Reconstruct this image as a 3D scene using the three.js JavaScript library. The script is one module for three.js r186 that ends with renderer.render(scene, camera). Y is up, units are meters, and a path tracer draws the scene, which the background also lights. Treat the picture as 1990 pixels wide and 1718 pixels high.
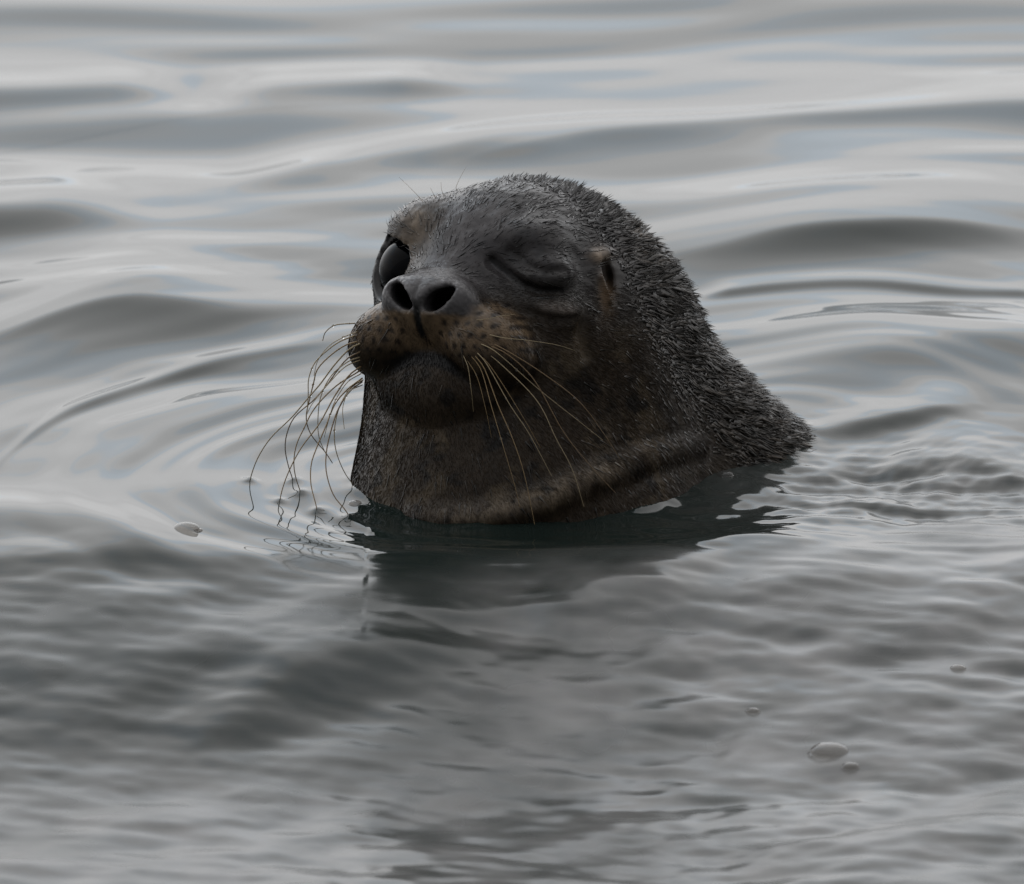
import * as THREE from 'three';
import { ImprovedNoise } from 'three/addons/math/ImprovedNoise.js';
import { mergeGeometries } from 'three/addons/utils/BufferGeometryUtils.js';

// ---------------------------------------------------------------- camera, sky, sun, exposure
const scene = new THREE.Scene();
const PX = 3000;                                   // photograph pixels to the metre at the seal
const DIST = 8, ELEV = 14 * Math.PI / 180;         // long lens, looking down on the water
const T = new THREE.Vector3(0, 0.023, 0);
const R = new THREE.Vector3(1, 0, 0);
const U = new THREE.Vector3(0, Math.cos(ELEV), -Math.sin(ELEV));
const B = new THREE.Vector3(0, Math.sin(ELEV), Math.cos(ELEV));   // from the seal back to the lens
const fov = 2 * Math.atan(1718 / 2 / PX / DIST) * 180 / Math.PI;
const camera = new THREE.PerspectiveCamera(fov, 1990 / 1718, 0.1, 6000);
camera.position.copy(T).addScaledVector(B, DIST);
camera.lookAt(T);
camera.focus = DIST - 0.07;
camera.userData.fStop = 18;
camera.updateMatrixWorld();

const renderer = new THREE.WebGLRenderer({ antialias: true });
renderer.setSize(1024, 884);
renderer.toneMapping = THREE.LinearToneMapping;
renderer.toneMappingExposure = 1.06;
renderer.shadowMap.enabled = true;

let seed = 12345;
const rnd = () => { seed = (seed * 1664525 + 1013904223) >>> 0; return seed / 4294967296; };
const perlin = new ImprovedNoise();
const ns = (x, y, z) => perlin.noise(x, y, z);
const fbm = (x, y, z, o = 4) => { let s = 0, a = 0.5; for (let i = 0; i < o; i++) { s += a * ns(x, y, z); x = x * 2.03 + 7.1; y = y * 2.03 + 3.7; z = z * 2.03 + 1.9; a *= 0.5; } return s; };
const clamp = (x, a = 0, b = 1) => Math.min(b, Math.max(a, x));
const sst = (a, b, x) => { const t = clamp((x - a) / (b - a)); return t * t * (3 - 2 * t); };
const lerp = (a, b, t) => a + (b - a) * t;

const sunDir = new THREE.Vector3(-0.2, 0.62, -0.98).normalize();
{ // bright cloud cover, thinnest round the hidden sun, with a few openings of pale blue
  const sunAz = Math.atan2(sunDir.z, sunDir.x), W = 1024, H = 512, data = new Float32Array(W * H * 4), d = new THREE.Vector3();
  for (let j = 0; j < H; j++) for (let i = 0; i < W; i++) {
    const el = ((j + 0.5) / H - 0.5) * Math.PI, az = ((i + 0.5) / W - 0.5) * 2 * Math.PI;
    d.set(Math.cos(el) * Math.cos(az), Math.sin(el), Math.cos(el) * Math.sin(az));
    const y = Math.max(d.y, 0);
    const px = d.x / (y + 0.22), pz = d.z / (y + 0.22);
    const n = fbm(px * 0.9 + 4.2, pz * 0.9, 2.5, 5), m = fbm(px * 2.1 + 1.7, pz * 2.1 + 9.3, 8.5, 4);
    const away = Math.abs(Math.atan2(Math.sin(az - sunAz), Math.cos(az - sunAz)));
    let L = 0.10 + 0.56 * y * (0.66 + 0.34 * Math.cos(away)) + 1.16 * Math.exp(-Math.pow(Math.max(el, 0) / 0.56 - 0.45, 2) / 0.95) * Math.exp(-Math.pow(away / 1.15, 2));
    L *= 1 + 0.30 * n + 0.14 * m;
    const gap = sst(0.06, 0.22, n + 0.5 * m) * 0.5;
    const k = (j * W + i) * 4;
    data[k] = L * lerp(1.0, 0.62, gap); data[k + 1] = L * lerp(1.0, 0.80, gap); data[k + 2] = L * lerp(1.01, 0.98, gap); data[k + 3] = 1;
  }
  const sky = new THREE.DataTexture(data, W, H, THREE.RGBAFormat, THREE.FloatType);
  sky.mapping = THREE.EquirectangularReflectionMapping; sky.magFilter = THREE.LinearFilter; sky.minFilter = THREE.LinearFilter;
  sky.colorSpace = THREE.LinearSRGBColorSpace; sky.needsUpdate = true;
  scene.background = sky; scene.environment = sky;
}
const sun = new THREE.DirectionalLight(new THREE.Color(1, 0.97, 0.93), 0.5);
sun.position.copy(sunDir).multiplyScalar(30); sun.target.position.set(0, 0, 0);
sun.castShadow = true; sun.shadow.radius = 330; sun.shadow.mapSize.set(2048, 2048);
Object.assign(sun.shadow.camera, { left: -3, right: 3, top: 3, bottom: -3, near: 1, far: 80 });
scene.add(sun, sun.target);

// ---------------------------------------------------------------- helpers
const ray = (px, py) => new THREE.Vector3().addScaledVector(R, (px - 995) / PX).addScaledVector(U, (859 - py) / PX).addScaledVector(B, -DIST).normalize();
const eye = camera.position;
const onWater = (px, py, h = 0) => { const d = ray(px, py), t = (h - eye.y) / d.y; return new THREE.Vector3().copy(eye).addScaledVector(d, t); };
const toward = (p) => p.clone().sub(T).dot(B) * PX;                  // how far a point stands before the seal's middle, in pixels
const pix = (px, py, dep) => { const d = ray(px, py), t = (DIST - dep / PX) / -d.dot(B); return new THREE.Vector3().copy(eye).addScaledVector(d, t); };
const world = (X, Y, D) => new THREE.Vector3().copy(T).addScaledVector(R, (X - 995) / PX).addScaledVector(U, (859 - Y) / PX).addScaledVector(B, D / PX);
const used = {};
const numbered = (n) => { const k = used[n] = (used[n] ?? -1) + 1; return k ? `${n}_${String(k).padStart(3, '0')}` : n; };
const put = (o, parent) => { o.castShadow = o.receiveShadow = true; parent.add(o); return o; };
function thing(o, name, label, category, group) { o.name = numbered(name); o.userData = { label, category }; if (group) o.userData.group = group; return put(o, scene); }

// ---------------------------------------------------------------- the seal's shape: a distance field, lengths in photograph pixels
// model axes: x right, y up, d toward the lens, about the middle of the head
const HC = [1000, 600, 0];
const YAW = 33 * Math.PI / 180, ROLL = 3.5 * Math.PI / 180, PITCH = 2 * Math.PI / 180;
const hx = new THREE.Vector3(), hy = new THREE.Vector3(), hf = new THREE.Vector3();
{ // head axes in model axes
  const f0 = new THREE.Vector3(-Math.sin(YAW) * Math.cos(PITCH), Math.sin(PITCH), Math.cos(YAW) * Math.cos(PITCH));
  const r0 = new THREE.Vector3(Math.cos(YAW), 0, Math.sin(YAW)), u0 = new THREE.Vector3().crossVectors(f0, r0);
  hx.copy(r0).multiplyScalar(Math.cos(ROLL)).addScaledVector(u0, -Math.sin(ROLL));
  hy.copy(u0).multiplyScalar(Math.cos(ROLL)).addScaledVector(r0, Math.sin(ROLL));
  hf.copy(f0);
}
const smin = (a, b, k) => { const h = Math.max(k - Math.abs(a - b), 0) / k; return Math.min(a, b) - h * h * k * 0.25; };
const smax = (a, b, k) => -smin(-a, -b, k);
const ell = (x, y, z, cx, cy, cz, rx, ry, rz) => {
  x -= cx; y -= cy; z -= cz; const ax = x / rx, ay = y / ry, az = z / rz, k0 = Math.sqrt(ax * ax + ay * ay + az * az);
  const bx = ax / rx, by = ay / ry, bz = az / rz, k1 = Math.sqrt(bx * bx + by * by + bz * bz); return k1 < 1e-9 ? -Math.min(rx, ry, rz) : k0 * (k0 - 1) / k1;
};
const cone = (x, y, z, ax, ay, az, ra, bx, by, bz, rb) => {
  const dx = bx - ax, dy = by - ay, dz = bz - az, t = clamp(((x - ax) * dx + (y - ay) * dy + (z - az) * dz) / (dx * dx + dy * dy + dz * dz));
  return Math.hypot(x - ax - dx * t, y - ay - dy * t, z - az - dz * t) - lerp(ra, rb, t);
};
const EYE = [-150, 60, 140], EYE_R = 66;           // open eye: lateral, up, forward
const head = (px, py, D) => {                      // model pixel point -> head axes
  const x = px - HC[0], y = HC[1] - py, d = D - HC[2];
  return [x * hx.x + y * hx.y + d * hx.z, x * hy.x + y * hy.y + d * hy.z, x * hf.x + y * hf.y + d * hf.z];
};
const headTo = (l, u, f) => [HC[0] + l * hx.x + u * hy.x + f * hf.x, HC[1] - (l * hx.y + u * hy.y + f * hf.y), HC[2] + l * hx.z + u * hy.z + f * hf.z];
const eyeRing = (l, u, f) => { const x = l - EYE[0], y = u - EYE[1], z = f - EYE[2], t = x * -0.36 + y * 0.16 + z * 0.92; return Math.hypot(Math.sqrt(Math.max(0, x * x + y * y + z * z - t * t)) - 60, t - 33); };   // distance from the lid's edge
let feat = null;                                   // furrows found on the surface, set below
let whole = false;                                 // true: never stop at a rough answer far from the seal
function sdf(px, py, D) {
  const x = px - HC[0], y = HC[1] - py, d = D - HC[2];
  const l = x * hx.x + y * hx.y + d * hx.z, u = x * hy.x + y * hy.y + d * hy.z, f = x * hf.x + y * hf.y + d * hf.z, a = Math.abs(l);
  // neck and shoulders, running down and back to the right
  let s = cone(x, y, d, -18, -130, -30, 272, -12, -420, 4, 302);
  s = smin(s, cone(x, y, d, 56, 22, -110, 202, 300, -400, -350, 288), 110);
  s = smin(s, cone(x, y, d, 116, -52, -130, 236, 60, -120, -60, 250), 60);
  s = smin(s, cone(x, y, d, 15, -110, -20, 235, 100, -420, -120, 292), 90);
  s = smin(s, cone(x, y, d, -12, -420, 4, 302, 120, -700, -60, 380), 60);
  s = smin(s, cone(x, y, d, 300, -400, -350, 288, 530, -640, -560, 370), 60);
  if (s > 420 && !whole) return s - 60;
  // skull
  s = smin(s, ell(l, u, f, 0, 42, -40, 205, 200, 225), 70);
  s = smin(s, ell(l, u, f, 0, 50, 95, 158, 140, 150), 60);
  s = smin(s, ell(l, u, f, -8, 72, 30, 198, 166, 180), 50);
  s = smin(s, ell(a, u, f, 112, -60, 70, 108, 120, 150), 60);
  // brow ridges over the eyes
  s = smin(s, ell(a, u, f, 118, 128, 125, 60, 40, 70), 45);
  s = smin(s, ell(l, u, f, -132, 140, 100, 74, 58, 100), 50);
  // muzzle
  s = smin(s, cone(a * 0.9, u, f, 0, 16, 150, 104, 0, -14, 255, 78), 50);
  s = smin(s, cone(l, u, f, 0, -6, 285, 42, 0, 58, 130, 84), 40);
  let m = ell(a, u + 0.24 * (a - 60), f, 106, -62, 242, 98, 80, 88);
  s = smin(s, m, 34);
  // lower jaw
  s = smin(s, cone(l, u, f, 0, -164, 182, 112, 0, -190, 40, 186), 24);
  s = smin(s, ell(a, u, f, 54, -158, 198, 102, 76, 92), 18);
  s = smin(s, cone(l, u, f, 0, -170, 172, 122, 0, -330, 70, 205), 50);
  // nose pad
  s = smin(s, ell(a, u, f, 32, 8, 302, 56, 34, 46), 40);
  s = smin(s, ell(a, u, f, 71, 10, 292, 25, 28, 38), 30);
  // nostrils: open slots rising outward
  { const c = Math.cos(0.62), q = Math.sin(0.62), lx = a - 43, uy = u - 7, p = lx * c + uy * q, w = -lx * q + uy * c;
    s = smax(s, -ell(p, w, f, 0, 0, 337, 35, 17, 74), 13); }
  // groove below the nose, mouth slot
  s = smax(s, -cone(l, u, f, 0, -14, 352, 8, 0, -76, 340, 6), 12);
  // open eye: socket and dark lid rim
  { const ex = l - EYE[0], ey = u - EYE[1], ef = f - EYE[2], r = Math.hypot(ex, ey, ef);
    const t = ex * -0.36 + ey * 0.16 + ef * 0.92;
    s = smin(s, ell(l, u, f, -170, 46, 82, 92, 92, 92), 40);
    s = smin(s, r - EYE_R - 12, 30);
    s = smax(s, -Math.max(r - EYE_R - 16, 30 - t), 14);
    s = smin(s, Math.hypot(Math.sqrt(Math.max(0, r * r - t * t)) - 66, t - 27) - 11, 10);   // lids closing on the ball
    s = smax(s, -(r - EYE_R - 0.5), 2); }
  // shut eye: hollow, lid, cheek fold below
  { const ex = l - 160, ey = u - 92, ef = f - 205;
    s = smax(s, -ell(l, u, f, 158, 88, 268, 72, 46, 62), 60);
    s = smin(s, ell(l, u, f, 164, 68, 150, 50, 38, 50), 40);
    s = smin(s, ell(l, u, f, 182, -4, 140, 60, 22, 56), 40); }
  if (u > 30 && f > -60 && s < 14 && s > -14) s += (3.4 * fbm(l * 0.020 + 0.012 * f, u * 0.03, f * 0.010 - l * 0.012, 3) + 1.6 * Math.abs(ns(l * 0.05 + 3, u * 0.03, f * 0.016))) * sst(30, 80, u) * sst(-60, 0, f);
  if (f > 262 && u > -34 && s < 14 && s > -14) s += 0.9 * ns(px * 0.16, py * 0.16, D * 0.16) + 0.5 * ns(px * 0.4, py * 0.4, D * 0.4);
  if (feat) for (const c of feat) {
    if (Math.abs(px - c.cx) > c.rad || Math.abs(py - c.cy) > c.rad) continue;
    let best = 1e9; const P = c.pts;
    for (let i = 0; i + 1 < P.length; i++) { const g = cone(px, py, D, P[i][0], P[i][1], P[i][2], P[i][3], P[i + 1][0], P[i + 1][1], P[i + 1][2], P[i + 1][3]); if (g < best) best = g; }
    s = c.add ? smin(s, best, c.k) : smax(s, -best, c.k);
  }
  return s;
}
function hit(px, py) {                             // first point of the seal along the line of sight, model axes
  const d = ray(px, py), o = eye.clone().sub(T);
  const ox = o.dot(R) * PX + 995, oy = 859 - o.dot(U) * PX, od = o.dot(B) * PX, dx = d.dot(R) * PX, dy = -d.dot(U) * PX, dd = d.dot(B) * PX;
  let t = DIST - 0.25, best = null;
  for (let i = 0; i < 240; i++) {
    const x = ox + dx * t, y = oy + dy * t, z = od + dd * t, s = sdf(x, y, z);
    if (s < 0.4) { best = [x, y, z]; break; }
    t += Math.max(s * 0.55, 0.3) / PX; if (t > DIST + 0.35) break;
  }
  return best;
}
const grad = (x, y, z, e = 1.5) => { const n = [sdf(x + e, y, z) - sdf(x - e, y, z), sdf(x, y + e, z) - sdf(x, y - e, z), sdf(x, y, z + e) - sdf(x, y, z - e)], L = Math.hypot(...n) || 1; return n.map((v) => v / L); };
{ // lid slit of the shut eye, its folds, and the ear opening, set where they lie on the surface
  const curve = (list, k, add) => {
    const pts = list.map(([x, y, r, lift = 0]) => { const h = hit(x, y) || [x, y, 200]; const n = grad(...h, 3); return [h[0] + n[0] * lift, h[1] + n[1] * lift, h[2] + n[2] * lift, r]; });
    const cx = pts.reduce((s, p) => s + p[0], 0) / pts.length, cy = pts.reduce((s, p) => s + p[1], 0) / pts.length;
    return { pts, k, add, cx, cy, rad: Math.max(...pts.map((p) => Math.max(Math.abs(p[0] - cx), Math.abs(p[1] - cy)))) + 50 };
  };
  const first = [
    curve([[958, 508, 13], [985, 530, 10], [1015, 553, 8], [1050, 566, 6], [1085, 566, 3]], 12, false),
    curve([[990, 490, 3], [1020, 515, 5], [1060, 528, 4], [1100, 524, 2]], 16, false),
    curve([[975, 590, 3], [1020, 606, 5], [1070, 622, 6], [1130, 618, 3]], 18, false),
    curve([[1178, 492, 5, 2], [1156, 498, 5, 1]], 20, true),
    curve([[1166, 540, 5, 4], [1182, 585, 4, 3]], 12, true),
    curve([[1180, 516, 13, -8], [1184, 535, 14, -10], [1187, 558, 9, -5]], 8, false),
    curve([[800, 1006, 8, -2], [860, 1016, 15, 0], [960, 1008, 19, 1], [1060, 976, 20, 1], [1150, 934, 18, 0], [1250, 896, 12, -2], [1360, 866, 5, -4]], 36, true),
    curve([[1140, 690, 4], [1128, 650, 5], [1140, 610, 4]], 26, false),
  ];
  feat = first;
}

// surface nets over the field, only in blocks the surface passes
function surfaceNets(lo, hi, cell) {
  const n = lo.map((v, i) => Math.ceil((hi[i] - v) / cell / 8) * 8), [nx, ny, nz] = n, sx = nx + 1, sy = ny + 1;
  const val = new Map(), at = (i, j, k) => i + sx * (j + sy * k);
  const get = (i, j, k) => { const q = at(i, j, k); let v = val.get(q); if (v === undefined) { v = sdf(lo[0] + i * cell, lo[1] + j * cell, lo[2] + k * cell); val.set(q, v); } return v; };
  const vid = new Map(), pos = [], idx = [], cells = [];
  const v8 = new Array(8);
  for (let bk = 0; bk < nz; bk += 8) for (let bj = 0; bj < ny; bj += 8) for (let bi = 0; bi < nx; bi += 8) {
    const c = sdf(lo[0] + (bi + 4) * cell, lo[1] + (bj + 4) * cell, lo[2] + (bk + 4) * cell);
    if (Math.abs(c) > cell * 8 * 1.7) continue;
    for (let k = bk; k < bk + 8; k++) for (let j = bj; j < bj + 8; j++) for (let i = bi; i < bi + 8; i++) {
      let neg = 0; for (let m = 0; m < 8; m++) { v8[m] = get(i + (m & 1), j + (m >> 1 & 1), k + (m >> 2)); if (v8[m] < 0) neg++; }
      if (neg === 0 || neg === 8) continue;
      let X = 0, Y = 0, Z = 0, c2 = 0;
      for (let a = 0; a < 8; a++) for (let ax = 0; ax < 3; ax++) { const b = a | (1 << ax); if (b === a) continue; const va = v8[a], vb = v8[b]; if ((va < 0) === (vb < 0)) continue; const t = va / (va - vb);
        X += (a & 1) + (ax === 0 ? t : 0); Y += (a >> 1 & 1) + (ax === 1 ? t : 0); Z += (a >> 2) + (ax === 2 ? t : 0); c2++; }
      vid.set(at(i, j, k), pos.length / 3); cells.push([i, j, k]);
      pos.push(lo[0] + (i + X / c2) * cell, lo[1] + (j + Y / c2) * cell, lo[2] + (k + Z / c2) * cell);
    }
  }
  const quad = (a, b, c, d, flip) => { if (a === undefined || b === undefined || c === undefined || d === undefined) return; if (flip) idx.push(a, c, b, a, d, c); else idx.push(a, b, c, a, c, d); };
  for (const [i, j, k] of cells) {
    const g = (di, dj, dk) => vid.get(at(i + di, j + dj, k + dk)), s0 = get(i, j, k) < 0;
    if (s0 !== get(i + 1, j, k) < 0) quad(g(0, 0, 0), g(0, -1, 0), g(0, -1, -1), g(0, 0, -1), s0);
    if (s0 !== get(i, j + 1, k) < 0) quad(g(0, 0, 0), g(0, 0, -1), g(-1, 0, -1), g(-1, 0, 0), s0);
    if (s0 !== get(i, j, k + 1) < 0) quad(g(0, 0, 0), g(-1, 0, 0), g(-1, -1, 0), g(0, -1, 0), s0);
  }
  return { pos, idx };
}

// coat colours (linear): soft dye with the photograph's markings, placed on the body
const mixc = (a, b, t) => { a[0] += (b[0] - a[0]) * t; a[1] += (b[1] - a[1]) * t; a[2] += (b[2] - a[2]) * t; };
function coat(px, py, D) {
  const [l, u, f] = head(px, py, D);
  const n1 = fbm(px * 0.012, py * 0.012, D * 0.012, 4), n2 = fbm(px * 0.045 + 9, py * 0.03, D * 0.045, 3), n3 = ns(px * 0.2, py * 0.2, D * 0.2);
  const c = [0.075, 0.064, 0.056];
  // crown and face are slate grey, cheeks and throat brown
  const grey = sst(-10, 90, u - 0.1 * Math.abs(l)) * sst(-160, -20, f);
  mixc(c, [0.105, 0.096, 0.097], grey);
  const brown = sst(40, -60, u);
  mixc(c, [0.095, 0.064, 0.038], brown * 0.85);
  // mottling on the cheeks, neck and back
  const mott = sst(0.02, 0.22, n1) * sst(60, -120, u);
  mixc(c, [0.25, 0.185, 0.115], mott * 0.7);
  const spots = sst(0.10, 0.24, fbm(px * 0.02 + 31, py * 0.026, D * 0.02, 3)) * sst(-20, -160, u);
  mixc(c, [0.022, 0.018, 0.015], spots * 0.8);
  // slate back of the neck with a tan patch behind the crown
  mixc(c, [0.115, 0.094, 0.076], 0.75 * sst(20, -90, f - 0.2 * u) * sst(1180, 1300, px));
  mixc(c, [0.26, 0.20, 0.15], 0.8 * Math.exp(-(((px - 1245) / 36) ** 2) - (((py - 455) / 50) ** 2)) * sst(-0.2, 0.2, n2 + 0.1));
  // tan fold at the waterline
  { const fy = px < 940 ? 1008 : 1008 - 0.40 * (px - 940); mixc(c, [0.40, 0.31, 0.22], 0.7 * Math.exp(-(((py - fy) / 24) ** 2)) * sst(800, 900, px) * sst(1260, 1180, px) * sst(-0.25, 0.15, n2) * (D > 0 ? 1 : 0)); }
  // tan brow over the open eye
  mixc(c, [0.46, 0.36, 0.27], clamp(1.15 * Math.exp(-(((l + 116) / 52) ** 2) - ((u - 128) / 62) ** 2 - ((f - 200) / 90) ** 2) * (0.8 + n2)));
  // grey bridge, paler off centre: its highlight put into the colour
  mixc(c, [0.24, 0.22, 0.225], 0.7 * sst(105, 35, Math.abs(l - 25)) * sst(110, 190, f) * sst(-20, 30, u));
  // pale fold under the shut eye
  mixc(c, [0.36, 0.30, 0.26], 0.7 * Math.exp(-(((l - 220) / 36) ** 2) - ((u - 3) / 15) ** 2 - ((f - 190) / 60) ** 2));
  // dark wet seam between the shut lids
  if (D > 120 && px > 930 && px < 1110 && py > 480 && py < 600) { let q = 1e9; const S = [[956, 506], [985, 530], [1015, 552], [1050, 565], [1090, 566]]; for (let i = 0; i < 4; i++) q = Math.min(q, cone(px, py, 0, S[i][0], S[i][1], 0, 0, S[i + 1][0], S[i + 1][1], 0, 0)); mixc(c, [0.02, 0.017, 0.017], 0.9 * sst(9, 4, q + 2 * n3)); }
  // whisker pads: tan with dark pores in rows
  const pad = sst(205, 250, f) * sst(20, -10, u) * sst(-110, -70, u);
  mixc(c, [0.44, 0.30, 0.18], pad * (0.75 + 0.5 * n2));
  if (pad > 0.1) { const row = (u + 90) / 21, col = (Math.abs(l) - 20) / 24 + 0.5 * (Math.floor(row) & 1), q = Math.hypot((row - Math.floor(row) - 0.5) * 21, (col - Math.floor(col) - 0.5) * 24) + n3 * 2.5; if (Math.abs(l) > 38) mixc(c, [0.03, 0.02, 0.016], 0.85 * sst(8, 4, q)); }
  // nose leather, lips
  const nose = sst(278, 300, f) * sst(-28, -14, u) * sst(118, 96, Math.abs(l));
  mixc(c, [0.26, 0.245, 0.25], nose);
  mixc(c, [0.02, 0.018, 0.018], sst(20, 8, Math.abs(u + 108 + l * l * 0.0036)) * sst(190, 220, f) * sst(120, 60, Math.abs(l)));
  mixc(c, [0.02, 0.018, 0.018], sst(12, 5, Math.abs(l)) * sst(300, 320, f) * sst(0, -15, u) * sst(-110, -80, u));
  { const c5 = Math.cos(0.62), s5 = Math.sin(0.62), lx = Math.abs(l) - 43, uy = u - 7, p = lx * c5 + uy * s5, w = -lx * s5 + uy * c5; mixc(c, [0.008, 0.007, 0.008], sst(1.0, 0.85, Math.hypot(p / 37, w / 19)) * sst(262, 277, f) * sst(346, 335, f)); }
  // ear: pale tuft, rusty skin before the opening
  { const e = Math.exp(-(((px - 1165) / 17) ** 2) - ((py - 497) / 13) ** 2); if (D > 0) mixc(c, [1.0, 0.78, 0.6], e * (0.85 + n2));
    const s = Math.exp(-(((px - 1176) / 14) ** 2) - ((py - 570) / 40) ** 2); if (D > 0) mixc(c, [0.42, 0.27, 0.15], 0.85 * s);
    const h = Math.exp(-(((px - 1184) / 10) ** 2) - ((py - 535) / 24) ** 2); if (D > 0) mixc(c, [0.015, 0.012, 0.01], h); }
  // lid rim of the open eye
  mixc(c, [0.03, 0.026, 0.026], Math.max(sst(30, 20, eyeRing(l, u, f)), sst(72, 68, Math.hypot(l - EYE[0], u - EYE[1], f - EYE[2]))));
  const k = (1 + 0.5 * n2 + 0.18 * n3) * 0.47; c[0] *= k; c[1] *= k; c[2] *= k;
  return c;
}

const t0 = Date.now();
const net = surfaceNets([640, 310, -640], [1760, 1330, 420], 5);
console.log('seal vertices', net.pos.length / 3, 'triangles', net.idx.length / 3, Date.now() - t0);
const NV = net.pos.length / 3, bodyPos = new Float32Array(NV * 3), bodyNor = new Float32Array(NV * 3), bodyCol = new Float32Array(NV * 3);
const tmp = new THREE.Vector3();
const dirW = (nx, ny, nd, out = new THREE.Vector3()) => out.set(0, 0, 0).addScaledVector(R, nx).addScaledVector(U, -ny).addScaledVector(B, nd);
for (let i = 0; i < NV; i++) {
  const x = net.pos[3 * i], y = net.pos[3 * i + 1], d = net.pos[3 * i + 2], g = grad(x, y, d, 2);
  const w = world(x, y, d); bodyPos.set([w.x, w.y, w.z], 3 * i);
  dirW(g[0], g[1], g[2], tmp); bodyNor.set([tmp.x, tmp.y, tmp.z], 3 * i);
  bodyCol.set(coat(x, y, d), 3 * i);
}
console.log('shaded', Date.now() - t0);

// ---------------------------------------------------------------- water
// slick water round the seal; elsewhere wind-ruffled or churned, its ripples and tiny bubbles too small to build; pale colour also painted in as foreground brightness
function ruffleAndBrighten() {
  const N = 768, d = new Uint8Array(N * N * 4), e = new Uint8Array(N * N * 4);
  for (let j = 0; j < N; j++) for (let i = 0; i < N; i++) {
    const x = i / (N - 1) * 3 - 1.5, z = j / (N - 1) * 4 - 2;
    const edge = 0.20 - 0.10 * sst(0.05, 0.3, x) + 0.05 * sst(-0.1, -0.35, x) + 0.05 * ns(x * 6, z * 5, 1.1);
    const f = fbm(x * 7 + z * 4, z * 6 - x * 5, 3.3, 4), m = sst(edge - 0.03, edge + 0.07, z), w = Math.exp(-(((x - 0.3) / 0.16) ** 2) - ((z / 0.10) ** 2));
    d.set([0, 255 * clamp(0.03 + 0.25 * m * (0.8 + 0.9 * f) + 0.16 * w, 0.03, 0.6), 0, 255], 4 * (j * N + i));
    const g = clamp((0.8 * m * (1 - 0.85 * sst(0.06, -0.1, x) * sst(0.66, 0.46, z)) + 0.6 * w) * (0.75 + 1.3 * fbm(x * 16 + z * 9, z * 13 - x * 10, 5.1, 5))), c = [lerp(0.012, 0.21, g), lerp(0.021, 0.206, g), lerp(0.018, 0.20, g)].map((v) => 255 * Math.pow(v, 1 / 2.2));  // paler colour lifts the foreground in place of reflected sky
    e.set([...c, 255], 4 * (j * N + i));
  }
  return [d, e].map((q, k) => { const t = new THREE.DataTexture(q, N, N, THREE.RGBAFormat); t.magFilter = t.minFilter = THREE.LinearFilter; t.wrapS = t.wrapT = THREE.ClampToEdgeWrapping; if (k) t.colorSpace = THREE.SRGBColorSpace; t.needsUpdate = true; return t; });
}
const [ruffled, brightened] = ruffleAndBrighten();
const waterMat = new THREE.MeshPhysicalMaterial({ color: 0xffffff, map: brightened, roughness: 1, roughnessMap: ruffled, ior: 1.333, metalness: 0 });
// the water falls away into a broad trough before the seal
const trough = (x, z) => (-0.050 * sst(0.14, 0.62, z) + 0.024 * sst(0.62, 1.3, z)) * (1 - 0.3 * sst(0.0, 0.4, x)) * sst(1.2, 0.8, Math.abs(x)) * sst(3, 1.5, z);
const surf = (px, py, h = 0) => { let p = onWater(px, py, h); for (let i = 0; i < 8; i++) p = onWater(px, py, h + trough(p.x, p.z)); return p; };
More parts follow.
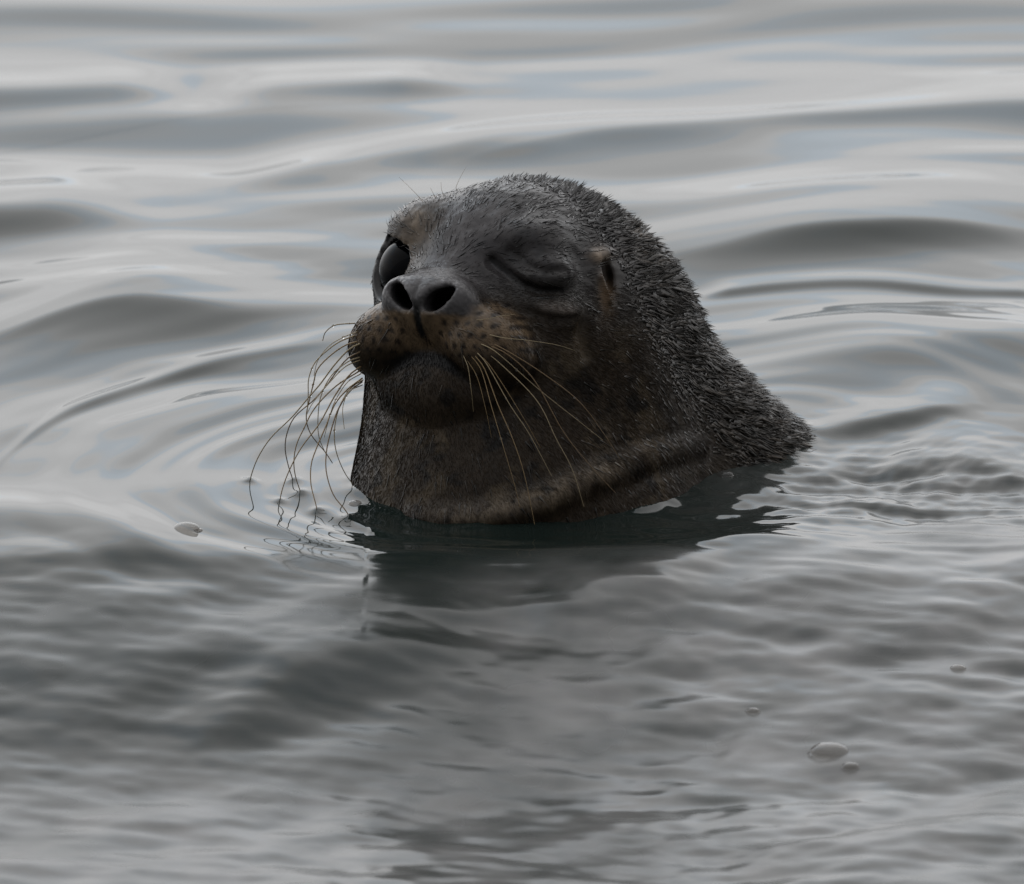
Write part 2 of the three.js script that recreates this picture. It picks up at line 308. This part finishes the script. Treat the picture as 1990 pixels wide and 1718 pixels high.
// long waves drawn along crest lines; [crest points in the photograph], height, width of near face, width of far face (m), fade at ends (m)
const crests = [
  [[[1080, 452], [1350, 432], [1600, 420], [1800, 412], [2300, 395]], 0.024, 0.085, 0.10, 0.05],
  [[[-300, 660], [0, 598], [120, 570], [260, 552], [460, 540], [760, 490]], 0.024, 0.085, 0.07, 0.06],
  [[[-40, 940], [20, 870], [100, 812], [180, 775], [400, 702], [560, 668], [690, 642]], 0.0022, 0.014, 0.022, 0.05],
  [[[1340, 566], [1500, 550], [1700, 549], [1900, 560], [2060, 560]], 0.0030, 0.012, 0.02, 0.03],
  [[[-500, 1230], [0, 1165], [200, 1128], [500, 1122], [680, 1140], [900, 1190]], 0.052, 0.15, 0.40, 0.2],
  [[[300, 1425], [480, 1340], [620, 1290], [800, 1245], [1000, 1205]], 0.010, 0.06, 0.06, 0.08],
  [[[800, 300], [1100, 255], [1400, 222], [1700, 200], [2300, 170]], 0.012, 0.085, 0.10, 0.10],
  [[[420, 325], [700, 290], [900, 265], [1100, 250]], 0.009, 0.05, 0.08, 0.08],
  [[[-300, 410], [0, 392], [150, 390], [340, 405]], 0.011, 0.06, 0.06, 0.06],
  [[[360, 165], [600, 150], [760, 145], [940, 130]], 0.008, 0.05, 0.06, 0.07],
  [[[-200, 165], [60, 155], [200, 150], [400, 165]], 0.008, 0.06, 0.06, 0.06],
  [[[1660, 915], [1750, 872], [1840, 858], [1960, 872], [2100, 880]], 0.012, 0.035, 0.02, 0.03],
  [[[1380, 660], [1560, 638], [1780, 640], [2300, 640]], 0.014, 0.12, 0.08, 0.08],
  [[[-300, 1100], [150, 1092], [420, 1084], [600, 1082], [720, 1084]], 0.0025, 0.022, 0.035, 0.05],
  [[[560, 1085], [700, 1080], [860, 1074], [1000, 1080], [1150, 1076], [1300, 1062], [1480, 1040], [1800, 1030]], 0.006, 0.09, 0.050, 0.10],
  [[[1100, 1000], [1260, 968], [1390, 935], [1500, 945], [1680, 970]], 0.0022, 0.016, 0.03, 0.06],
  [[[980, 1200], [1150, 1150], [1270, 1130], [1450, 1115]], 0.006, 0.04, 0.04, 0.06],
  [[[1540, 818], [1680, 806], [1800, 790], [1940, 770]], 0.006, 0.02, 0.03, 0.04],
  [[[1870, 1066], [1960, 1060], [2150, 1062]], 0.008, 0.03, 0.02, 0.03],
  [[[-200, 970], [60, 1000], [200, 1030], [380, 1060]], 0.006, 0.05, 0.05, 0.06],
  [[[1400, 1650], [1700, 1620], [1900, 1600], [2200, 1590]], 0.007, 0.05, 0.06, 0.08],
].map(([pts, h, wn, wf, fade]) => { fade = Math.max(fade, h * 9); wf = Math.max(wf, h * 9);
  const p = pts.map(([x, y]) => surf(x, y, h)), curve = new THREE.CatmullRomCurve3(p, false, 'centripetal'), s = curve.getPoints(120);
  return { s, h, wn, wf, fade, x0: s[0].x, x1: s[120].x, z0: Math.min(...s.map((q) => q.z)) - 3 * wf, z1: Math.max(...s.map((q) => q.z)) + 3 * wn };
});
const swell = []; let cross;
{ const add = (n, l0, l1, slope, spread, tilt) => { for (let i = 0; i < n; i++) { const L = l0 * Math.pow(l1 / l0, rnd()), a = tilt + (rnd() + rnd() + rnd() - 1.5) * spread, k = 2 * Math.PI / L; swell.push([k * Math.sin(a), k * Math.cos(a), rnd() * 6.283, slope / k / Math.sqrt(n / 2), L]); } };
  add(14, 0.05, 0.20, 0.032, 0.6, 0.6); cross = swell.splice(0);
  add(10, 0.5, 1.6, 0.018, 0.5, 0.10);
  add(14, 0.16, 0.42, 0.033, 0.45, 0.14);
  add(14, 0.07, 0.15, 0.020, 0.5, 0.12); }
const whiskerDips = [[485, 941], [570, 936], [585, 960], [544, 974], [616, 990], [678, 1002]].map(([x, y]) => onWater(x, y));
let H0 = 0;
function waterHeight(x, z) {
  let h = H0;
  const far = Math.abs(x) > 1.2 || z < -3 || z > 3;
  const wx = 0.035 * ns(x * 3.1, z * 2.2, 0.5), wz = 0.05 * ns(x * 2.3, z * 2.7, 5.5);
  const X = x + wx, Z = z + wz, calm = far ? 1 : 0.45 + 0.55 * sst(-0.15, -0.7, z) ;
  for (const [kx, kz, p, a, L] of swell) h += a * (L < 0.45 ? calm : 1) * Math.sin(kx * X + kz * Z + p);
  if (far) return h;
  h += trough(x, z);
  for (const c of crests) {
    if (x < c.x0 || x > c.x1 || z < c.z0 || z > c.z1) continue;
    const u = (x - c.x0) / (c.x1 - c.x0); let a = 0, b = 120; while (b - a > 1) { const m = (a + b) >> 1; if (c.s[m].x < x) a = m; else b = m; }
    const p = c.s[a], q = c.s[b], t = clamp((x - p.x) / (q.x - p.x || 1)), dz = z - (p.z + (q.z - p.z) * t) + 0.25 * c.wn * ns(x * 9, z * 5, c.h * 900);
    const w = dz > 0 ? c.wn : c.wf, e = dz / w; if (Math.abs(e) > 3) continue;
    const prof = dz > 0 && c.h > 0.0115 ? Math.exp(-1.3 * (Math.sqrt(e * e + 0.05) - 0.2236)) * sst(3, 1.6, e) : Math.exp(-e * e);
    h += c.h * prof * sst(0, c.fade, x - c.x0) * sst(0, c.fade, c.x1 - x);
  }
  // the seal pushes ripples out and water climbs its coat
  const q = T.clone().negate(); q.x += x; q.z += z;
  const s = sdf(995 + q.dot(R) * PX, 859 - q.dot(U) * PX, q.dot(B) * PX) / PX;
  if (s < 0.9) {
    const left = sst(0.12, -0.05, x), rp = s + 0.012 * ns(x * 12, z * 8, 3);
    if (s > -0.02) {
      h += 0.0030 * (1 + 0.9 * ns(x * 38, z * 38, 4.7)) * Math.exp(-Math.max(s, 0) / 0.006);
      h += (0.00035 + 0.0003 * left) * Math.sin(rp * 2 * Math.PI / 0.030) * Math.exp(-Math.max(s, 0) / 0.16) * sst(0.004, 0.03, s);
      h += 0.0011 * Math.sin(rp * 2 * Math.PI / 0.085 + 1) * Math.exp(-Math.max(s, 0) / 0.30) * sst(0.01, 0.05, s) * (0.5 + left);
    }
    // wash where the shoulders break the surface, to the right
    const wash = Math.exp(-(((x - 0.24) / 0.13) ** 2) - (((z - 0.03) / 0.10) ** 2));
    if (wash > 0.02) h += wash * (0.011 * fbm(x * 11 + 3 * wz / 0.05, z * 15 + 1.5 * wx / 0.035, 1.5, 4) + 0.0022 * ns(x * 26, z * 60 - x * 8, 6));
  }
  // fine wind ripple in the foreground
  const near = sst(0.13, 0.30, z) + 0.5 * sst(0.02, 0.15, x) * sst(-0.3, 0, z);
  for (const [kx, kz, p, a] of cross) h += near * a * Math.sin(kx * X + kz * Z + p);
  h += near * (0.0032 * fbm(x * 9 + z * 2, z * 10 - x * 3.5, 4.4, 3) + 0.0012 * ns(x * 20 + z * 5, z * 36 - x * 10, 7.7) + 0.0006 * ns(x * 13 + 4, z * 64 - x * 17, 3.9) + 0.0004 * ns(x * 60, z * 85 - x * 24, 2.2));
  // long low ripples lapping before the shoulder
  h += 0.0013 * ns(x * 11 + 2, z * 62 - x * 9, 9.1) * sst(-0.02, 0.08, x) * sst(-0.08, 0.0, z) * sst(0.30, 0.15, z) * sst(0.004, 0.02, s);
  // water rises to each whisker tip
  for (const w of whiskerDips) { const d = Math.hypot(x - w.x, (z - w.z) * 0.8); if (d < 0.03) h += 0.0035 * Math.exp(-d / 0.0035); }
  return h;
}
whole = true;
H0 = -waterHeight(-0.03, 0.16) - 0.003;
function axis(lo, hi, step, grow, end) {             // even steps in view, growing outside
  const a = []; let v = lo, s = step; while (v > -end) { s *= grow; v -= s; a.unshift(Math.max(v, -end)); }
  for (v = lo; v < hi; v += step) a.push(v);
  s = step; while (v < end) { a.push(v); s *= grow; v += s; } a.push(end); return a;
}
{
  const xs = axis(-0.44, 0.44, 0.0016, 1.16, 2500), zs = axis(-1.9, 1.15, 0.0045, 1.14, 2500), nx = xs.length, nz = zs.length;
  const p = new Float32Array(nx * nz * 3), uv = new Float32Array(nx * nz * 2), id = new Uint32Array((nx - 1) * (nz - 1) * 6);
  for (let j = 0; j < nz; j++) for (let i = 0; i < nx; i++) { const k = 3 * (j * nx + i), far = Math.hypot(xs[i], zs[j]); p[k] = xs[i]; p[k + 1] = far > 60 ? 0 : waterHeight(xs[i], zs[j]) * sst(60, 20, far); p[k + 2] = zs[j]; uv[2 * (j * nx + i)] = (xs[i] + 1.5) / 3; uv[2 * (j * nx + i) + 1] = (zs[j] + 2) / 4; }
  let q = 0; for (let j = 0; j + 1 < nz; j++) for (let i = 0; i + 1 < nx; i++) { const a = j * nx + i, b = a + 1, c = a + nx, d = c + 1; id[q++] = a; id[q++] = c; id[q++] = b; id[q++] = b; id[q++] = c; id[q++] = d; }
  const g = new THREE.BufferGeometry(); g.setAttribute('position', new THREE.BufferAttribute(p, 3)); g.setAttribute('uv', new THREE.BufferAttribute(uv, 2)); g.setIndex(new THREE.BufferAttribute(id, 1)); g.computeVertexNormals();
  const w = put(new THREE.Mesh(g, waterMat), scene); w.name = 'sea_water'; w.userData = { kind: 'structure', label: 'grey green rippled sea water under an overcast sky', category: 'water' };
  console.log('water', nx, nz, Date.now() - t0);
}

whole = false;
// ---------------------------------------------------------------- seal
const seal = thing(new THREE.Group(), 'seal', 'dark wet mottled seal with head raised from the water, winking one eye', 'seal');
const skinMat = new THREE.MeshPhysicalMaterial({ vertexColors: true, roughness: 0.32, ior: 1.42, specularIntensity: 0.7, clearcoat: 0.15, clearcoatRoughness: 0.2 });
{
  const g = new THREE.BufferGeometry();
  g.setAttribute('position', new THREE.BufferAttribute(bodyPos, 3)); g.setAttribute('normal', new THREE.BufferAttribute(bodyNor, 3)); g.setAttribute('color', new THREE.BufferAttribute(bodyCol, 3)); g.setIndex(net.idx);
  put(new THREE.Mesh(g, skinMat), seal).name = 'body';
}
{ // the open eye
  const g = new THREE.SphereGeometry(EYE_R / PX, 48, 32);
  const m = put(new THREE.Mesh(g, new THREE.MeshPhysicalMaterial({ color: new THREE.Color().setRGB(0.003, 0.003, 0.004), roughness: 0.015, ior: 1.25, specularIntensity: 0.7 })), seal);
  m.name = 'eye'; m.position.copy(world(...headTo(...EYE))); m.userData.label = 'open glossy black eye';
}
// coat: short slick hairs on the face, wet pointed tufts over the crown and the back of the neck
{
  const tri = net.idx, nT = tri.length / 3, cum = new Float64Array(nT); let sum = 0;
  const A = new THREE.Vector3(), Bv = new THREE.Vector3(), C = new THREE.Vector3();
  for (let t = 0; t < nT; t++) { A.fromArray(bodyPos, 3 * tri[3 * t]); Bv.fromArray(bodyPos, 3 * tri[3 * t + 1]); C.fromArray(bodyPos, 3 * tri[3 * t + 2]);
    const low = Math.max(A.y, Bv.y, C.y) < -0.004; sum += low ? 0 : Bv.sub(A).cross(C.sub(A)).length() / 2; cum[t] = sum; }
  const hairShape = (rad, bend, seg) => { // a tapered blade along +y of length 1, bending toward +z
    const p = [], ix = []; for (let i = 0; i <= seg; i++) { const v = i / seg, r = rad * (1 - v) * (0.55 + 0.45 * (1 - v)) + 1e-4; for (let k = 0; k < 3; k++) { const a = k * 2.0944; p.push(r * Math.cos(a), v, r * Math.sin(a) + bend * v * v); } }
    for (let i = 0; i < seg; i++) for (let k = 0; k < 3; k++) { const a = i * 3 + k, b = i * 3 + (k + 1) % 3, c = a + 3, d = b + 3; ix.push(a, c, b, b, c, d); }
    const g = new THREE.BufferGeometry(); g.setAttribute('position', new THREE.Float32BufferAttribute(p, 3)); g.setIndex(ix); g.computeVertexNormals(); return g; };
  const noseTip = headTo(0, 40, 330);
  const sample = (count, want, sink) => { let made = 0, tries = 0; while (made < count && tries < count * 12) { tries++;
    const r = rnd() * sum; let a = 0, b = nT - 1; while (a < b) { const m = (a + b) >> 1; if (cum[m] < r) a = m + 1; else b = m; }
    let u = rnd(), v = rnd(); if (u + v > 1) { u = 1 - u; v = 1 - v; } const i0 = tri[3 * a], i1 = tri[3 * a + 1], i2 = tri[3 * a + 2], w = 1 - u - v;
    const q = [0, 1, 2].map((c) => net.pos[3 * i0 + c] * w + net.pos[3 * i1 + c] * u + net.pos[3 * i2 + c] * v);
    const o = want(q); if (!o) continue;
    const nW = new THREE.Vector3(), k = (c) => bodyNor[3 * i0 + c] * w + bodyNor[3 * i1 + c] * u + bodyNor[3 * i2 + c] * v; nW.set(k(0), k(1), k(2)).normalize();
    const pW = world(...q); sink(made, pW, nW, q, o); made++; } return made; };
  const flow = (q, nW) => { // along the body, away from the nose, sagging down the neck
    const f = dirW(q[0] - noseTip[0] + 20 * ns(q[0] * 0.03, q[1] * 0.03, q[2] * 0.03), q[1] - noseTip[1] + 60 * sst(500, 900, q[1]), q[2] - noseTip[2]); f.addScaledVector(nW, -f.dot(nW)); return f.normalize(); };
  const m4 = new THREE.Matrix4(), Y = new THREE.Vector3(), X = new THREE.Vector3(), Z = new THREE.Vector3(), col = new THREE.Color();
  const place = (mesh, i, pW, nW, dir, len, lift, wid, c) => {
    Y.copy(dir).multiplyScalar(Math.cos(lift)).addScaledVector(nW, Math.sin(lift)).normalize(); X.crossVectors(Y, nW).normalize(); Z.crossVectors(X, Y);
    X.multiplyScalar(wid); Z.multiplyScalar(-wid * 0.55); Y.multiplyScalar(len); m4.makeBasis(X, Y, Z).setPosition(pW.x, pW.y, pW.z); mesh.setMatrixAt(i, m4); mesh.setColorAt(i, col.setRGB(...c)); };
  // how far a point belongs to the tufted coat
  const tufted = (q) => { const [l, u, f] = head(...q); const line = f + 18 - 0.22 * u + 0.25 * Math.max(0, -l) + 26 * ns(q[0] * 0.02, q[1] * 0.02, q[2] * 0.02);
    const crown = sst(30, -70, line) * sst(90, 150, u + 0.15 * (-f)); const back = sst(1110, 1270, q[0] + 0.25 * (600 - q[1]) - 0.55 * Math.max(0, q[1] - 560) - 0.35 * Math.max(0, q[2])) * sst(20, -60, f); return Math.max(crown, back); };
  const bare = (q) => { const [l, u, f] = head(...q); if (eyeRing(l, u, f) < 20 || Math.hypot(l - EYE[0], u - EYE[1], f - EYE[2]) < 72) return true; if (sst(262, 292, f) * sst(-60, -26, u) > rnd()) return true;  if (q[2] > 0 && (Math.hypot(q[0] - 1184, q[1] - 535) < 24 || Math.hypot(q[0] - 1165, q[1] - 497) < 8)) return true; return false; };
  const hairMat = new THREE.MeshPhysicalMaterial({ color: 0xffffff, roughness: 0.5, ior: 1.45, specularIntensity: 0.4 });
  const N1 = 85000, fine = new THREE.InstancedMesh(hairShape(0.5, 0.06, 2), hairMat, N1);
  fine.count = sample(N1, (q) => bare(q) || rnd() < Math.max(tufted(q) * 0.8, 0.88 * sst(20, 80, head(...q)[1])) ? null : { f: head(...q)[2] }, (i, p, n, q, o) => {
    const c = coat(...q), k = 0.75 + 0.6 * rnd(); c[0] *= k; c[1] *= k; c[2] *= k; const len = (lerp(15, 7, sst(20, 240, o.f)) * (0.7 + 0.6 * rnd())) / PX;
    const d = flow(q, n); d.addScaledVector(X.crossVectors(d, n), (rnd() - 0.5) * 0.5).normalize();
    place(fine, i, p, n, d, len, 0.02 + 0.07 * rnd(), 1.9 / PX, c); });
  const wetMat = new THREE.MeshPhysicalMaterial({ color: 0xffffff, roughness: 0.24, ior: 1.5, clearcoat: 0.3, clearcoatRoughness: 0.15 });
  const N2 = 15000, tufts = new THREE.InstancedMesh(hairShape(0.5, 0.5, 4), wetMat, N2);
  tufts.count = sample(N2, (q) => { const t = tufted(q); return rnd() < t && !bare(q) ? { t } : null; }, (i, p, n, q, o) => {
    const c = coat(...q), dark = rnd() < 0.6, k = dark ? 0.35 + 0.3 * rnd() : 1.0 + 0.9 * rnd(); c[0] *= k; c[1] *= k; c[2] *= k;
    const top = sst(520, 370, q[1]), big = 1 + 0.9 * ns(q[0] * 0.04 + 3, q[1] * 0.04, q[2] * 0.04), len = lerp(33, 20, top) * (0.45 + 0.8 * rnd()) * big * lerp(0.5, 1, o.t) / PX, d = flow(q, n);
    d.addScaledVector(X.crossVectors(d, n), ns(q[0] * 0.035, q[1] * 0.035, q[2] * 0.035) * 1.0 + (rnd() - 0.5) * 0.3).normalize();
    place(tufts, i, p, n, d, len, lerp(0.14, 0.26, o.t) + 0.30 * rnd() + 0.36 * top, (rnd() < 0.7 ? 5 + 5 * rnd() : 10 + 10 * rnd()) * lerp(0.6, 1, o.t) / PX, c); });
  // wet strands plastered over the forehead, bridge and cheeks
  const N3 = 1300, strands = new THREE.InstancedMesh(hairShape(0.5, -0.10, 3), wetMat, N3);
  strands.count = sample(N3, (q) => { const [l, u, f] = head(...q); if (bare(q) || tufted(q) > 0.7) return null; const w = 0.12 + 0.88 * sst(40, 110, u) * sst(-0.12, 0.22, fbm(q[0] * 0.018, q[1] * 0.018, q[2] * 0.018 + 5, 3)); return rnd() < w ? { f } : null; }, (i, p, n, q) => {
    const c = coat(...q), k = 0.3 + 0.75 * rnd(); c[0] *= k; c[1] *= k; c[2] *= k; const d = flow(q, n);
    d.addScaledVector(X.crossVectors(d, n), ns(q[0] * 0.03 + 8, q[1] * 0.03, q[2] * 0.03) * 0.9 + (rnd() - 0.5) * 0.2).normalize();
    place(strands, i, p, n, d, (18 + 24 * rnd()) / PX, 0.03 + 0.08 * rnd(), (3 + 4 * rnd()) / PX, c); });
  put(strands, seal).name = 'wet_strands'; strands.userData.kind = 'stuff';
  put(fine, seal).name = 'short_fur'; fine.userData.kind = 'stuff'; put(tufts, seal).name = 'tufted_fur'; tufts.userData.kind = 'stuff';
  console.log('fur', fine.count, tufts.count, Date.now() - t0);
}
// whiskers: [photograph points root to tip], tip: 'w' ends in the water, 'b' lies over the body, a number is a depth before the seal
function taperTube(points, r0, r1, seg = 30, sides = 5) {
  const c = new THREE.CatmullRomCurve3(points, false, 'centripetal'), fr = c.computeFrenetFrames(seg, false), p = [], ix = [];
  for (let i = 0; i <= seg; i++) { const v = c.getPointAt(i / seg), r = lerp(r0, r1, Math.pow(i / seg, 0.8)); for (let k = 0; k < sides; k++) { const a = k / sides * 6.2832, N = fr.normals[i], Bn = fr.binormals[i]; p.push(v.x + r * (Math.cos(a) * N.x + Math.sin(a) * Bn.x), v.y + r * (Math.cos(a) * N.y + Math.sin(a) * Bn.y), v.z + r * (Math.cos(a) * N.z + Math.sin(a) * Bn.z)); } }
  for (let i = 0; i < seg; i++) for (let k = 0; k < sides; k++) { const a = i * sides + k, b = i * sides + (k + 1) % sides, e = a + sides, f = b + sides; ix.push(a, b, e, b, f, e); }
  const g = new THREE.BufferGeometry(); g.setAttribute('position', new THREE.Float32BufferAttribute(p, 3)); g.setIndex(ix); g.computeVertexNormals(); return g;
}
const whiskerMats = [[0.42, 0.29, 0.15], [0.52, 0.41, 0.25], [0.30, 0.20, 0.11]].map((c) => new THREE.MeshPhysicalMaterial({ color: new THREE.Color().setRGB(...c), roughness: 0.3, ior: 1.5 }));
const dropMat = new THREE.MeshPhysicalMaterial({ color: 0xffffff, roughness: 0.02, transmission: 1, thickness: 0.001, ior: 1.333 });
const whiskerList = [
  [[[690, 628], [651, 632], [633, 645], [627, 662]], 140, 2.0],
  [[[690, 652], [660, 664], [636, 681], [612, 705], [600, 736], [599, 768], [597, 800]], 190, 2.2],
  [[[700, 668], [681, 677], [651, 708], [621, 748], [600, 772], [567, 811], [527, 850], [503, 886], [490, 918], [485, 942]], 'w', 2.4],
  [[[700, 684], [675, 697], [633, 751], [609, 778], [572, 811], [558, 841], [554, 871], [561, 908], [570, 937]], 'w', 2.2],
  [[[700, 720], [651, 752], [609, 797], [591, 832], [576, 865], [571, 901], [575, 929], [585, 961]], 'w', 2.2],
  [[[702, 712], [681, 727], [651, 769], [621, 823], [585, 871], [561, 917], [549, 950], [544, 975]], 'w', 2.4],
  [[[704, 735], [675, 757], [651, 785], [633, 829], [615, 871], [605, 901], [604, 940], [616, 991]], 'w', 2.4],
  [[[704, 742], [680, 760], [657, 796], [642, 841], [634, 880], [634, 917], [648, 962], [678, 1003]], 'w', 2.4],
  [[[706, 738], [684, 752], [663, 783], [651, 826], [652, 871], [669, 917], [690, 947]], 60, 2.0],
  [[[704, 748], [678, 762], [666, 793], [669, 834]], 150, 1.6],
  [[[694, 664], [669, 672], [633, 699], [615, 721], [610, 742], [603, 770], [595, 812], [603, 842], [633, 880], [646, 900]], 60, 2.2],
  [[[700, 694], [678, 702], [645, 729], [624, 769], [618, 811], [620, 850], [634, 884]], 120, 1.8],
  [[[700, 700], [672, 712], [640, 744], [606, 786], [596, 806]], 190, 1.8],
  [[[694, 645], [668, 655], [640, 672], [618, 700], [610, 730]], 190, 1.5],
  [[[702, 726], [676, 742], [650, 782], [640, 812], [630, 850]], 140, 1.5],
  [[[922, 690], [939, 712], [967, 785], [997, 855], [1018, 919], [1039, 1019]], 'b', 2.0],
  [[[914, 690], [933, 715], [955, 790], [979, 871], [1002, 950], [1010, 985]], 'b', 1.6],
  [[[926, 684], [942, 702], [991, 787], [1027, 841], [1072, 925]], 'b', 1.8],
  [[[950, 688], [979, 713], [1045, 781], [1081, 853], [1111, 910], [1135, 985]], 'b', 1.8],
  [[[952, 672], [982, 686], [1033, 732], [1096, 841], [1141, 898], [1196, 958]], 'b', 2.2],
  [[[958, 668], [985, 682], [1051, 723], [1126, 781], [1172, 841], [1205, 892]], 'b', 2.2],
  [[[934, 668], [958, 680], [1051, 760], [1123, 817], [1172, 856]], 'b', 1.8],
  [[[950, 650], [975, 656], [1021, 661], [1080, 670], [1117, 681]], 'b', 1.6],
  [[[900, 690], [909, 712], [916, 760], [920, 800]], 'b', 1.5],
  [[[908, 700], [926, 730], [945, 800], [955, 850]], 'b', 1.4],
  [[[936, 692], [956, 716], [1010, 800], [1050, 870]], 'b', 1.5],
  [[[925, 622], [945, 620], [975, 614], [1000, 611]], 'b', 1.2],
];
const inv = (p) => { const q = p.clone().sub(T); return [995 + q.dot(R) * PX, 859 - q.dot(U) * PX, q.dot(B) * PX]; };
for (const [pts, tip, rad] of whiskerList) {
  const root = hit(...pts[0]) || hit(pts[0][0] + 14, pts[0][1]), d0 = root ? root[2] - 2 : 220;
  const last = pts[pts.length - 1]; let d1;
  if (tip === 'w') d1 = toward(onWater(...last)); else if (tip === 'b') { const h = hit(...last); d1 = (h ? h[2] : d0) + 25; } else d1 = tip;
  const len = [0]; for (let i = 1; i < pts.length; i++) len.push(len[i - 1] + Math.hypot(pts[i][0] - pts[i - 1][0], pts[i][1] - pts[i - 1][1]));
  const p3 = pts.map(([x, y], i) => { const t = len[i] / len[len.length - 1]; let d = lerp(d0, d1, t) + 26 * Math.sin(Math.PI * t); if (tip === 'b' && i) { const h = hit(x, y); if (h) d = Math.max(d, h[2] + 8 + 10 * t); } return pix(x, y, d); });
  if (tip === 'w') { const e = p3[p3.length - 1]; p3.push(e.clone().add(new THREE.Vector3(0.001, -0.012, 0))); }
  const w = put(new THREE.Mesh(taperTube(p3, rad * (tip === 'b' ? 0.58 : 0.75) / PX, rad * (tip === 'b' ? 0.26 : 0.40) / PX), whiskerMats[Math.floor(rnd() * 3)]), seal); w.name = 'whisker';
  const c = new THREE.CatmullRomCurve3(p3, false, 'centripetal'), nd = tip === 'b' ? 1 : 2;
  for (let i = 0; i < nd; i++) { const b = put(new THREE.Mesh(new THREE.SphereGeometry((1.3 + rnd() * 1.3) / PX, 10, 8), dropMat), w); b.name = 'water_droplet'; b.scale.set(1, 1.25, 1); b.position.copy(c.getPointAt(0.08 + 0.5 * rnd())); }
}
for (const pts of [[[822, 392], [806, 374], [790, 358], [775, 344]], [[886, 366], [893, 348], [906, 324]], [[862, 380], [858, 368], [857, 354]], [[846, 384], [840, 372], [836, 364]]]) {
  let h = null; for (let k = 0; k < 60 && !h; k++) { h = hit(pts[0][0] + k, pts[0][1] + k); if (h && k) pts.unshift([pts[0][0] + k, pts[0][1] + k]); } const d0 = h ? h[2] - 2 : 100, w = put(new THREE.Mesh(taperTube(pts.map(([x, y], i) => pix(x, y, d0 + i * 4)), 0.5 / PX, 0.2 / PX, 14), whiskerMats[0]), seal); w.name = 'brow_whisker';
}

// ---------------------------------------------------------------- bubbles
const bubbleMat = new THREE.MeshPhysicalMaterial({ color: new THREE.Color().setRGB(0.72, 0.70, 0.68), roughness: 0.02, ior: 1.333, transmission: 0.93, thickness: 0 });
function bubble(px, py, wide, label) {
  const r = wide / 2 / PX, prof = []; for (let i = 0; i <= 18; i++) { const a = i / 18 * Math.PI / 2; prof.push(new THREE.Vector2(Math.max(1e-5, r * Math.sin(a)), r * 0.45 * Math.cos(a))); }
  prof.push(new THREE.Vector2(r * 1.12, -r * 0.07));
  const b = new THREE.Mesh(new THREE.LatheGeometry(prof, 40), bubbleMat), p = surf(px, py + wide * 0.12); thing(b, 'bubble', label, 'bubble', 'bubbles afloat on the water');
  b.position.set(p.x, waterHeight(p.x, p.z), p.z);
}
bubble(362, 1034, 50, 'large bubble afloat beyond the tips of the drooping whiskers');
bubble(385, 1038, 18, 'tiny bubble clinging to the large bubble beyond the whisker tips');
bubble(1612, 1458, 72, 'largest bubble, with a small bubble close beside it');
bubble(1653, 1490, 32, 'small bubble close beside the largest bubble');
bubble(1463, 1384, 26, 'small lone bubble between the seal and the largest bubble');
bubble(1862, 1302, 30, 'small lone bubble on open water well apart from the seal');
bubble(1408, 914, 36, 'pale bubble resting where the shoulder of the seal meets the water');
bubble(690, 972, 26, 'small bubble touching the throat of the seal at the waterline');

renderer.render(scene, camera);
